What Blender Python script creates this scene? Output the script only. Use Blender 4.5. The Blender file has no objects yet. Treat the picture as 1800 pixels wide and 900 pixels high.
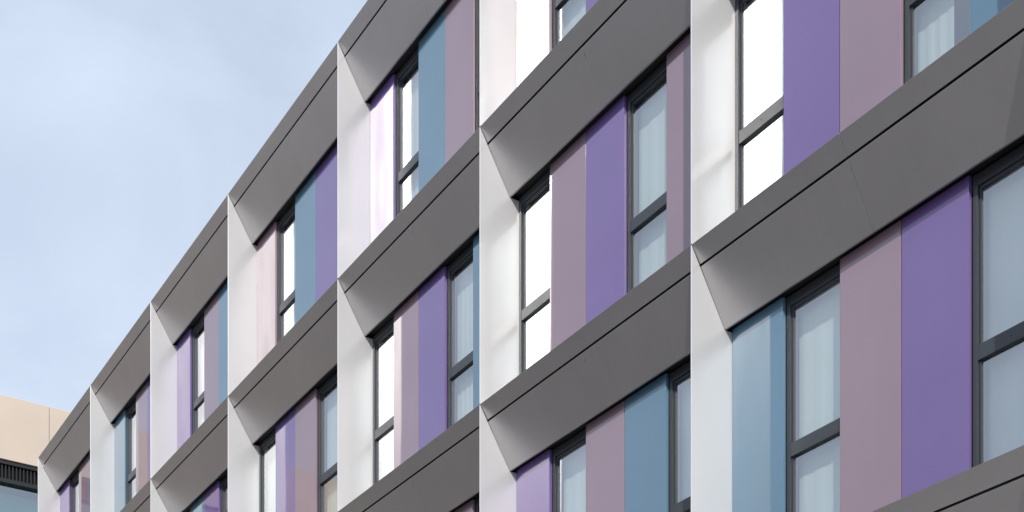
import bpy, math, random
from mathutils import Vector
random.seed(7)
R = math.radians
S = bpy.context.scene
C = S.collection

# ------------------------------------------------------------------ camera
ALPHA = R(33.0)                       # angle between the view and the facade
cam_d = bpy.data.cameras.new('camera'); cam = bpy.data.objects.new('camera', cam_d); C.objects.link(cam)
EYE = 1.6
cam.location = (0, 0, EYE)
cam.rotation_euler = (R(90), 0, -ALPHA)
cam_d.sensor_width = 36; cam_d.lens = 2479 / 1800 * 36
cam_d.shift_y = (1884 - 450) / 1800
cam_d.clip_start = .1; cam_d.clip_end = 5000
S.camera = cam

# ------------------------------------------------------------------ light
SUN_TO = Vector((-1.0, -1.41, 1.14)).normalized()      # direction towards the sun
elev = math.asin(SUN_TO.z); azim = math.atan2(SUN_TO.x, SUN_TO.y)
w = bpy.data.worlds.new('World'); S.world = w; w.use_nodes = True
nt = w.node_tree; N = nt.nodes; L = nt.links
for n in list(N): N.remove(n)
out = N.new('ShaderNodeOutputWorld'); bg = N.new('ShaderNodeBackground')
sky = N.new('ShaderNodeTexSky'); sky.sky_type = 'NISHITA'; sky.sun_disc = False
sky.sun_elevation = elev; sky.sun_rotation = azim; sky.air_density = 1.0; sky.dust_density = 1.0; sky.ozone_density = 1.2
bg.inputs['Strength'].default_value = .10
tc = N.new('ShaderNodeTexCoord'); mp = N.new('ShaderNodeMapping')
mp.inputs['Scale'].default_value = (1.5, 1.1, 3.2); mp.inputs['Rotation'].default_value = (.25, .5, .35)
no = N.new('ShaderNodeTexNoise'); no.inputs['Scale'].default_value = 2.4; no.inputs['Detail'].default_value = 7
no.inputs['Roughness'].default_value = .52; no.inputs['Distortion'].default_value = .5
cr = N.new('ShaderNodeMapRange'); cr.inputs['From Min'].default_value = .32; cr.inputs['From Max'].default_value = .68
cr.inputs['To Min'].default_value = .68; cr.inputs['To Max'].default_value = 1.0
mx = N.new('ShaderNodeMixRGB'); mx.inputs['Color2'].default_value = (6.85, 7.85, 9.5, 1)
L.new(tc.outputs['Generated'], mp.inputs['Vector']); L.new(mp.outputs[0], no.inputs['Vector'])
L.new(no.outputs['Fac'], cr.inputs['Value']); L.new(cr.outputs[0], mx.inputs['Fac'])
L.new(sky.outputs[0], mx.inputs['Color1']); L.new(mx.outputs[0], bg.inputs['Color']); L.new(bg.outputs[0], out.inputs['Surface'])

sd = bpy.data.lights.new('sun', 'SUN'); so = bpy.data.objects.new('sun', sd); C.objects.link(so)
sd.energy = 3.2; sd.angle = R(.55); sd.color = (1, .95, .88)
so.rotation_euler = (-SUN_TO).to_track_quat('-Z', 'Y').to_euler(); so.location = (-20, -30, 40)
S.view_settings.view_transform = 'Standard'; S.view_settings.look = 'None'
S.view_settings.gamma = 1; S.view_settings.use_curve_mapping = False
S.view_settings.exposure = 0.1

# ------------------------------------------------------------------ materials
def mat(name, col, rough=.5, metal=0, spec=.5, coat=0, wobble=0, wscale=(1, .9, .35), var=.04, fine=0, vscale=1.3, coat_rough=.05, coat_ior=1.65, streak=0):
    m = bpy.data.materials.new(name); m.use_nodes = True
    t = m.node_tree; b = t.nodes['Principled BSDF']
    b.inputs['Roughness'].default_value = rough; b.inputs['Metallic'].default_value = metal
    b.inputs['Specular IOR Level'].default_value = spec
    b.inputs['Coat Weight'].default_value = coat; b.inputs['Coat IOR'].default_value = coat_ior; b.inputs['Coat Roughness'].default_value = coat_rough
    g = t.nodes.new('ShaderNodeNewGeometry')
    n = t.nodes.new('ShaderNodeTexNoise'); n.inputs['Scale'].default_value = vscale; n.inputs['Detail'].default_value = 6
    t.links.new(g.outputs['Position'], n.inputs['Vector'])
    mr = t.nodes.new('ShaderNodeMapRange'); mr.inputs['From Min'].default_value = .3; mr.inputs['From Max'].default_value = .7
    mr.inputs['To Min'].default_value = 1 - var; mr.inputs['To Max'].default_value = 1 + var
    t.links.new(n.outputs['Fac'], mr.inputs['Value'])
    val = mr.outputs[0]
    oi = t.nodes.new('ShaderNodeObjectInfo'); m1 = t.nodes.new('ShaderNodeMath'); m1.operation = 'MULTIPLY_ADD'
    m1.inputs[1].default_value = .07 if coat >= 1 else .03; m1.inputs[2].default_value = 1 - m1.inputs[1].default_value / 2
    t.links.new(oi.outputs['Random'], m1.inputs[0])
    m2 = t.nodes.new('ShaderNodeMath'); m2.operation = 'MULTIPLY'; t.links.new(val, m2.inputs[0]); t.links.new(m1.outputs[0], m2.inputs[1]); val = m2.outputs[0]
    if streak:
        ms = t.nodes.new('ShaderNodeMapping'); ms.inputs['Scale'].default_value = (.4, 9, .35)
        ns = t.nodes.new('ShaderNodeTexNoise'); ns.inputs['Scale'].default_value = 1.7; ns.inputs['Detail'].default_value = 5
        t.links.new(g.outputs['Position'], ms.inputs['Vector']); t.links.new(ms.outputs[0], ns.inputs['Vector'])
        rs = t.nodes.new('ShaderNodeMapRange'); rs.inputs['From Min'].default_value = .35; rs.inputs['From Max'].default_value = .65
        rs.inputs['To Min'].default_value = 1 - streak; rs.inputs['To Max'].default_value = 1 + streak
        t.links.new(ns.outputs['Fac'], rs.inputs['Value'])
        m3 = t.nodes.new('ShaderNodeMath'); m3.operation = 'MULTIPLY'; t.links.new(val, m3.inputs[0]); t.links.new(rs.outputs[0], m3.inputs[1]); val = m3.outputs[0]
    hs = t.nodes.new('ShaderNodeHueSaturation'); hs.inputs['Color'].default_value = (*col, 1)
    t.links.new(val, hs.inputs['Value']); t.links.new(hs.outputs[0], b.inputs['Base Color'])
    last = None
    if wobble:
        mpn = t.nodes.new('ShaderNodeMapping'); mpn.inputs['Scale'].default_value = wscale
        n2 = t.nodes.new('ShaderNodeTexNoise'); n2.inputs['Scale'].default_value = 1.6; n2.inputs['Detail'].default_value = 1
        t.links.new(g.outputs['Position'], mpn.inputs['Vector']); t.links.new(mpn.outputs[0], n2.inputs['Vector'])
        bp = t.nodes.new('ShaderNodeBump'); bp.inputs['Distance'].default_value = wobble; bp.inputs['Strength'].default_value = 1
        t.links.new(n2.outputs['Fac'], bp.inputs['Height']); last = bp
    if fine:
        n3 = t.nodes.new('ShaderNodeTexNoise'); n3.inputs['Scale'].default_value = 60; n3.inputs['Detail'].default_value = 3
        t.links.new(g.outputs['Position'], n3.inputs['Vector'])
        b3 = t.nodes.new('ShaderNodeBump'); b3.inputs['Distance'].default_value = fine
        t.links.new(n3.outputs['Fac'], b3.inputs['Height'])
        if last: t.links.new(last.outputs[0], b3.inputs['Normal'])
        last = b3
    if last:
        t.links.new(last.outputs[0], b.inputs['Normal'])
        if coat: t.links.new(last.outputs[0], b.inputs['Coat Normal'])
    return m

WOB = .0045
M = {
 'P': mat('purple_enamel', (.165, .105, .310), .5, spec=.2, coat=1.0, wobble=WOB, streak=.007),
 'M': mat('mauve_enamel', (.275, .195, .245), .5, spec=.2, coat=1.0, wobble=WOB, streak=.007),
 'B': mat('blue_enamel', (.105, .210, .305), .5, spec=.2, coat=1.0, wobble=WOB, streak=.007),
 'fin': mat('silver_panel', (.73, .73, .735), .30, metal=.3, coat=.7, coat_rough=.09, wobble=.004, wscale=(2.2, 1, .5), var=.025),
 'band': mat('grey_metallic_panel', (.53, .515, .52), .42, metal=.80, wobble=.006, var=.035, streak=.010),
 'dark': mat('black_gasket', (.012, .012, .014), .6),
 'frame': mat('dark_window_frame', (.045, .052, .062), .4, var=.05),
 'wallin': mat('room_plaster', (.55, .55, .53), .8),
 'roof': mat('roof_membrane', (.16, .16, .165), .85, fine=.002),
 'brick': mat('dark_plinth_render', (.20, .19, .18), .8, fine=.003),
 'beige': mat('beige_concrete', (.62, .52, .43), .75, var=.07, fine=.002, vscale=.6),
 'asphalt': mat('asphalt', (.05, .05, .052), .9, var=.2, fine=.006),
 'paving': mat('concrete_paving', (.42, .40, .37), .85, var=.1, fine=.003),
 'kerb': mat('kerb_stone', (.36, .35, .33), .8, var=.1, fine=.002),
 'ground': mat('ground_soil', (.28, .26, .22), .95, var=.2),
 'line': mat('road_paint', (.75, .75, .72), .7, var=.1),
 'louvre': mat('black_louvre', (.016, .016, .018), .6),
}
def glass(name, tint, refl=1.0):
    m = bpy.data.materials.new(name); m.use_nodes = True; t = m.node_tree
    for n in list(t.nodes): t.nodes.remove(n)
    o = t.nodes.new('ShaderNodeOutputMaterial'); mix = t.nodes.new('ShaderNodeMixShader')
    tr = t.nodes.new('ShaderNodeBsdfTransparent'); tr.inputs['Color'].default_value = (*tint, 1)
    gl = t.nodes.new('ShaderNodeBsdfGlossy'); gl.inputs['Roughness'].default_value = .045; gl.inputs['Color'].default_value = (.95, .97, 1, 1)
    lw = t.nodes.new('ShaderNodeLayerWeight'); lw.inputs['Blend'].default_value = .5
    pw = t.nodes.new('ShaderNodeMath'); pw.operation = 'POWER'; pw.inputs[1].default_value = 4.0
    fr = t.nodes.new('ShaderNodeMath'); fr.operation = 'MULTIPLY_ADD'; fr.inputs[1].default_value = .65; fr.inputs[2].default_value = .34
    t.links.new(lw.outputs['Facing'], pw.inputs[0]); t.links.new(pw.outputs[0], fr.inputs[0])
    g = t.nodes.new('ShaderNodeNewGeometry'); n2 = t.nodes.new('ShaderNodeTexNoise'); n2.inputs['Scale'].default_value = 1.1; n2.inputs['Detail'].default_value = 1
    bp = t.nodes.new('ShaderNodeBump'); bp.inputs['Distance'].default_value = .0022; bp.inputs['Strength'].default_value = 1
    t.links.new(g.outputs['Position'], n2.inputs['Vector']); t.links.new(n2.outputs['Fac'], bp.inputs['Height'])
    t.links.new(bp.outputs[0], gl.inputs['Normal'])
    t.links.new(fr.outputs[0], mix.inputs[0]); t.links.new(tr.outputs[0], mix.inputs[1]); t.links.new(gl.outputs[0], mix.inputs[2])
    t.links.new(mix.outputs[0], o.inputs['Surface'])
    return m
M['glass'] = glass('window_glass', (.88, .945, .93))
M['teal'] = glass('teal_glass', (.60, .92, .90))
def fabric():
    m = bpy.data.materials.new('blind_fabric'); m.use_nodes = True; t = m.node_tree; b = t.nodes['Principled BSDF']
    b.inputs['Roughness'].default_value = .9
    g = t.nodes.new('ShaderNodeNewGeometry'); mpn = t.nodes.new('ShaderNodeMapping'); mpn.inputs['Scale'].default_value = (3, 7, .15)
    n = t.nodes.new('ShaderNodeTexNoise'); n.inputs['Scale'].default_value = 1.0; n.inputs['Detail'].default_value = 3
    r = t.nodes.new('ShaderNodeValToRGB'); r.color_ramp.elements[0].position = .3; r.color_ramp.elements[0].color = (.62, .66, .65, 1)
    r.color_ramp.elements[1].position = .7; r.color_ramp.elements[1].color = (.68, .71, .69, 1)
    t.links.new(g.outputs['Position'], mpn.inputs['Vector']); t.links.new(mpn.outputs[0], n.inputs['Vector'])
    t.links.new(n.outputs['Fac'], r.inputs[0]); t.links.new(r.outputs[0], b.inputs['Base Color'])
    return m
M['blind'] = fabric()

# ------------------------------------------------------------------ helpers
class MB:
    def __init__(s): s.v = []; s.f = []
    def poly(s, vs, fs):
        k = len(s.v); s.v += [tuple(p) for p in vs]; s.f += [tuple(i + k for i in f) for f in fs]; return s
    def box(s, x0, x1, y0, y1, z0, z1):
        return s.poly([(x0,y0,z0),(x1,y0,z0),(x1,y1,z0),(x0,y1,z0),(x0,y0,z1),(x1,y0,z1),(x1,y1,z1),(x0,y1,z1)],
                      [(0,3,2,1),(4,5,6,7),(0,1,5,4),(1,2,6,5),(2,3,7,6),(3,0,4,7)])
    def prism_y(s, prof, y0, y1):          # prof: (x,z) points, extruded along y
        n = len(prof)
        vs = [(x, y0, z) for x, z in prof] + [(x, y1, z) for x, z in prof]
        return s.poly(vs, [tuple(range(n)), tuple(range(2*n-1, n-1, -1))] + [(i, i+n, (i+1) % n + n, (i+1) % n) for i in range(n)])
    def build(s, name, m, parent=None, bevel=0, label=None):
        me = bpy.data.meshes.new(name)
        off = Vector((0, 0, 0))
        if parent is not None: off = world_loc(parent)
        me.from_pydata([tuple(Vector(p) - off) for p in s.v], [], s.f)
        import bmesh
        bm = bmesh.new(); bm.from_mesh(me); bmesh.ops.recalc_face_normals(bm, faces=bm.faces); bm.to_mesh(me); bm.free()
        me.materials.append(m)
        o = bpy.data.objects.new(name, me); C.objects.link(o)
        if parent is not None: o.parent = parent
        if bevel:
            b = o.modifiers.new('bevel', 'BEVEL'); b.width = bevel; b.segments = 2; b.limit_method = 'ANGLE'
        if label: o['label'] = label
        return o
def world_loc(o):
    p = Vector(o.location)
    while o.parent: o = o.parent; p += Vector(o.location)
    return p
def thing(name, label, cat, loc):
    o = bpy.data.objects.new(name, None); C.objects.link(o); o.location = loc
    o['label'] = label; o['category'] = cat; return o

# ------------------------------------------------------------------ ground
def sheet(name, m, x0, x1, y0, y1, z, t=.3):
    o = MB().box(x0, x1, y0, y1, z - t, z).build(name, m); o['kind'] = 'structure'; return o
D = 7.9445
sheet('ground', M['ground'], -1500, 1500, -1500, 1500, -.02)
sheet('road', M['asphalt'], -7.5, 2.0, -200, 240, .0, .01)
sheet('pavement', M['paving'], 2.2, 60, -200, 240, .13, .145)
sheet('far_pavement', M['paving'], -60, -7.7, -200, 240, .13, .145)
sheet('kerb', M['kerb'], 2.0, 2.2, -200, 240, .135, .15)
sheet('far_kerb', M['kerb'], -7.7, -7.5, -200, 240, .135, .15)
k = MB()
for i in range(60): k.box(-2.8, -2.68, -170 + i*6, -168 + i*6, .0, .004)
o = k.build('road_markings', M['line']); o['kind'] = 'structure'

# ------------------------------------------------------------------ main building
TF = [30.877, 27.062, 23.559, 20.043, 16.313, 12.859, 9.379, 5.904, 2.43, -1.05]   # fin positions along the facade
ZL = [14.759, 11.731, 8.755, 5.760, 2.760]                                        # ledge heights
YEND = TF[0] + .12
XP, XG, XB = D + .46, D + .53, D + .63     # panel face, glass, blind
DROP, DS = .63, .375                        # slope of the soffit bands
bld = thing('apartment_building', 'long modern block with grey sloped ledges, silver fins and purple, mauve and blue panels', 'building', (D + 2, 15, 0))

def sl(z, d):                               # point on the slope at depth d
    return (D + d, z - DROP * d / DS)
# core
core = MB().box(D + 3.2, D + 14, TF[-1] - .3, YEND, .131, ZL[0] - .004).build('core_wall', M['wallin'], bld)
MB().box(D + .35, D + 14.02, YEND, YEND + .12, .131, ZL[0] - .3).build('end_wall', M['brick'], bld)
MB().box(D + .5, D + 14.1, TF[-1] - .3, YEND + .1, ZL[0] - .003, ZL[0] + .02).build('roof', M['roof'], bld)
g = MB()
g.box(D + .45, D + .7, TF[-1] - .3, YEND - .005, .131, ZL[4] - .72)
g.build('ground_floor_wall', M['brick'], bld)

ends = TF
for li, z in enumerate(ZL):
    lip, soff = MB(), MB()
    for i in range(len(TF) - 1):
        ya, yb = TF[i+1] + .002, TF[i] - .001
        ym = ya + (yb - ya) * .505
        for (p, q) in ((ya, ym - .0018), (ym + .0018, yb)):
            q1 = q + (.0 if q != yb else 0)
            e = .09
            # lip cassette: front nose of the ledge
            lip.prism_y([(D, z), (D + e*1.02, z - DROP*e/DS*.97), (D + e*1.02 + .03, z - .1), (D + .12, z)], p, q1)
            s0 = e + .009
            a = sl(z, s0); b = sl(z, DS)
            soff.prism_y([a, b, (b[0] + .02, b[1]), (b[0] + .02, b[1] + .03), (a[0] + .02, a[1] + .02)], p, q1)
    # nose over the far end of the building
    lo = lip.build('ledge_nose', M['band'], bld, bevel=.002)
    so_ = soff.build('sloped_soffit', M['band'], bld, bevel=.002)
    bk = MB().prism_y([sl(z, .13), (D + DS + .012, z - DROP + .04), (D + .62, z - DROP + .04), (D + .62, z - .003), (D + .10, z - .003)], TF[-1], TF[0] - .004)
    bk.prism_y([(D + .62, z - .42), (D + 3.2, z - .42), (D + 3.2, z - .004), (D + .62, z - .004)], TF[-1], TF[0] - .004)
    bk.build('floor_slab', M['dark'], bld)

# fins: wedge between bays, flat face towards the street end, splayed on the hidden side
for li in range(4):
    zt, zb = ZL[li], ZL[li+1]
    for i, y in enumerate(TF):
        f = MB()
        thick_f, thick_b = .014, (.27 if i else .10)
        prof = [(D - .003, zb + .004), (D - .003, zt - .006), (D + DS + .002, zt - DROP - .002), (D + .6, zt - DROP - .002), (D + .6, zb + .004)]
        n = len(prof)
        vs = [(x, y, z) for x, z in prof] + [(x, y + thick_f + (thick_b - thick_f) * (x - D) / .6, z) for x, z in prof]
        f.poly(vs, [tuple(range(n)), tuple(range(2*n-1, n-1, -1))] + [(a, (a+1) % n, (a+1) % n + n, a+n) for a in range(n)])
        f.build('fin', M['fin'], bld, bevel=.003)
        if 0 < i < len(TF) - 1:
            pass
# room partitions behind fins
pt = MB()
for y in TF[1:-1]: pt.box(D + .61, D + 3.2, y + .05, y + .2, ZL[4], ZL[0] - .1)
pt.box(D + .61, D + 3.2, YEND - .1, YEND - .003, ZL[4], ZL[0] - .1)
pt.build('party_wall', M['wallin'], bld)

LAY = [  # per storey, per bay; first letter next to the far fin
 ['PwMBw', 'BwMPw', 'PwMBM', 'MwBPw', 'PwBMw', 'MwPMB', 'wBPMw', 'wPMwB', 'PwMBw'],
 ['MwPBw', 'PwBMw', 'wBPwM', 'wPMwB', 'wMPwB', 'wMPwM', 'wPMwB', 'PwMBw', 'wMPwB'],
 ['BwMPw', 'wMPwB', 'PwBMw', 'BwPMw', 'PwBMw', 'PwMBw', 'BwMPw', 'wPMwB', 'PwBMw'],
 ['PwMwB', 'MwPBw', 'wPMwB', 'MwBPw', 'wMPwB', 'BwMPw', 'wMPwB', 'PwMwB', 'MwPBw'],
]
CN = {'P': 'purple', 'M': 'mauve', 'B': 'blue'}
for li in range(4):
    zt, zb = ZL[li], ZL[li+1]
    ptop = zt - DROP + .022
    for bi in range(len(TF) - 1):
        y1 = TF[bi]; y0 = TF[bi+1] + .27
        mw = (y1 - y0) / 5
        for k, ch in enumerate(LAY[li][bi]):
            b = y1 - k * mw; a = b - mw
            if ch in CN:
                p = MB().box(XP, XP + .035, a + .004, b - .004, zb + .006, ptop)
                p.build('facade_panel', M[ch], bld, bevel=.004, label='glossy %s cladding panel' % CN[ch])
                MB().box(XP + .036, XP + .16, a + .02, b - .02, zb, zt - DROP + .037).build('panel_backing', M['dark'], bld)
                continue
            # ---- window
            hz = zt - DROP - .035          # underside of head
            tz0 = zb + .36 * (zt - zb) - .055; tz1 = tz0 + .115
            jl = .044; jr = .024
            fr = MB()
            x0, x1 = XP + .036, XP + .125
            fr.box(x0, x1, b - jl, b, zb, ptop)            # far jamb
            fr.box(x0, x1, a, a + jr, zb, ptop)            # near jamb
            fr.box(x0 + .002, x1, a + jr, b - jl, hz - .03, ptop - .002)
            fr.box(x0 + .002, x1, a + jr, b - jl, zb, zb + .07)
            fr.box(x0 + .004, x1, a + jr, b - jl, tz0, tz1)
            # stepped sash beads
            fr.box(x0 + .022, x1 - .01, b - jl - .018, b - jl, zb + .07, hz - .03)
            fr.box(x0 + .022, x1 - .01, a + jr, b - jl - .018, hz - .055, hz - .03)
            ym_ = (a + jr + b - jl) / 2; fr.box(x0 + .001, x0 + .01, ym_ - .006, ym_ + .006, (tz0 + tz1) / 2 - .006, (tz0 + tz1) / 2 + .006)
            wd = fr.build('window', M['frame'], bld, bevel=.003)
            MB().poly([(XG, a+jr-.004, zb+.06), (XG, b-jl+.004, zb+.06), (XG, b-jl+.004, hz-.02), (XG, a+jr-.004, hz-.02)], [(0, 1, 2, 3)]).build('pane', M['glass'], wd)
            # blind / curtain with shallow folds
            full = random.random() < .62
            cov = 1.0 if full else random.uniform(.5, .7)
            if bi == 6 and li == 2: cov = 1.0
            nb = 26; ya = b - jl * .4; yb = ya - (mw - .06) * cov
            vs = []; fs = []
            ph = random.uniform(0, 6)
            for q in range(nb + 1):
                yy = ya + (yb - ya) * q / nb
                xx = XB + .0025 * math.sin(q * .8 + ph) + .001 * math.sin(q * 2.1 + ph * 2)
                vs += [(xx, yy, zb + .02), (xx, yy, zt - .45), (xx + .004, yy, zb + .02), (xx + .004, yy, zt - .45)]
            for q in range(nb):
                c = q * 4; d = c + 4
                fs += [(c, c+1, d+1, d), (c+2, d+2, d+3, c+3)]
            cb = MB().poly(vs, fs).build('blind', M['blind'], wd)
            for pl in cb.data.polygons: pl.use_smooth = True

# ------------------------------------------------------------------ neighbouring wing
T = 38.0
wing = thing('concrete_wing', 'pale beige concrete building with black louvre strip and teal glass at far end', 'building', (D, T + 5, 0))
zt = 18.8; zb_ = 17.18
MB().box(-14, 40, T + .6, T + 16, .131, zt - .2).build('core_wall', M['brick'], wing)
for i in range(18):
    x0 = 9.83 - 2.6 * 8 + i * 2.6
    MB().box(x0 + .005, x0 + 2.595, T - .9, T + .7, zb_, zt).build('parapet_panel', M['beige'], wing, bevel=.01)
MB().box(5.5, 36, T - .86, T + .58, zb_ - .10, zb_ - .002).build('black_soffit', M['dark'], wing)
lv = MB()
lv.box(5.5, 36, T - .72, T + .2, zb_ - .46, zb_ - .10)
for i in range(340): lv.box(5.5 + i * .09, 5.53 + i * .09, T - .82, T - .722, zb_ - .46, zb_ - .10)
lv.build('louvre', M['louvre'], wing)
MB().box(5.5, 36, T - .84, T + .55, zb_ - .56, zb_ - .461).build('glazing_head', M['dark'], wing)
for i in range(12):
    x0 = 5.5 + 2.5 * i
    MB().poly([(x0 + .02, T - .7, 4), (x0 + 2.48, T - .7, 4), (x0 + 2.48, T - .7, zb_ - .56), (x0 + .02, T - .7, zb_ - .56)], [(0, 1, 2, 3)]).build('glass_panel', M['teal'], wing)
    MB().box(x0 - .02, x0 + .018, T - .74, T - .3, 4, zb_ - .561).build('mullion', M['frame'], wing)
MB().box(5.5, 36, T - .1, T + .58, 4, zb_ - .56).build('glazing_backing', mat('teal_backing', (.30, .62, .60), .6, var=.15), wing)
stone = mat('grey_brown_stone', (.26, .225, .20), .8, var=.08)  # unseen side of the wing, made solid and brownish to tint soffit reflections
for j in range(7):
    for i in range(8):
        x0 = -14 + 2.437 * i; z0 = .14 + 2.425 * j
        MB().box(x0 + .012, x0 + 2.425, T - .85, T + .7, z0, z0 + 2.41).build('wall_panel', stone, wing, bevel=.01)

# ------------------------------------------------------------------ unseen building across the street (added to reflect brown into the far soffits)
def opposite(label, y0, y1, h, m, depth=14, x=-9.5, fl=3.3, win=2.4):
    t = thing('added_street_building', label, 'building', (x - depth/2, (y0+y1)/2, .13))
    MB().box(x - depth, x, y0, y1, .131, h).build('wall', m, t)
    MB().box(x - depth - .1, x + .12, y0 - .1, y1 + .1, h + .001, h + .22).build('coping', M['paving'], t)
    n = int((y1 - y0) / win); nf = int((h - 1.2) / fl)
    fr, gl = MB(), MB()
    for j in range(nf):
        for i in range(n):
            c = y0 + (i + .5) * (y1 - y0) / n; z = 1.3 + j * fl
            fr.box(x + .002, x + .05, c - .65, c + .65, z, z + 1.7)
            gl.poly([(x + .054, c - .58, z + .07), (x + .054, c + .58, z + .07), (x + .054, c + .58, z + 1.63), (x + .054, c - .58, z + 1.63)], [(0, 1, 2, 3)])
    fr.build('window_frames', M['dark'], t); gl.build('window_panes', M['glass'], t)
brown = mat('brown_render', (.36, .27, .20), .8, var=.1)
opposite('unseen low brown rendered building across the street, added for brown reflections in the far soffits', 9, 36, 13, brown, x=-14)
S.render.engine = 'CYCLES'
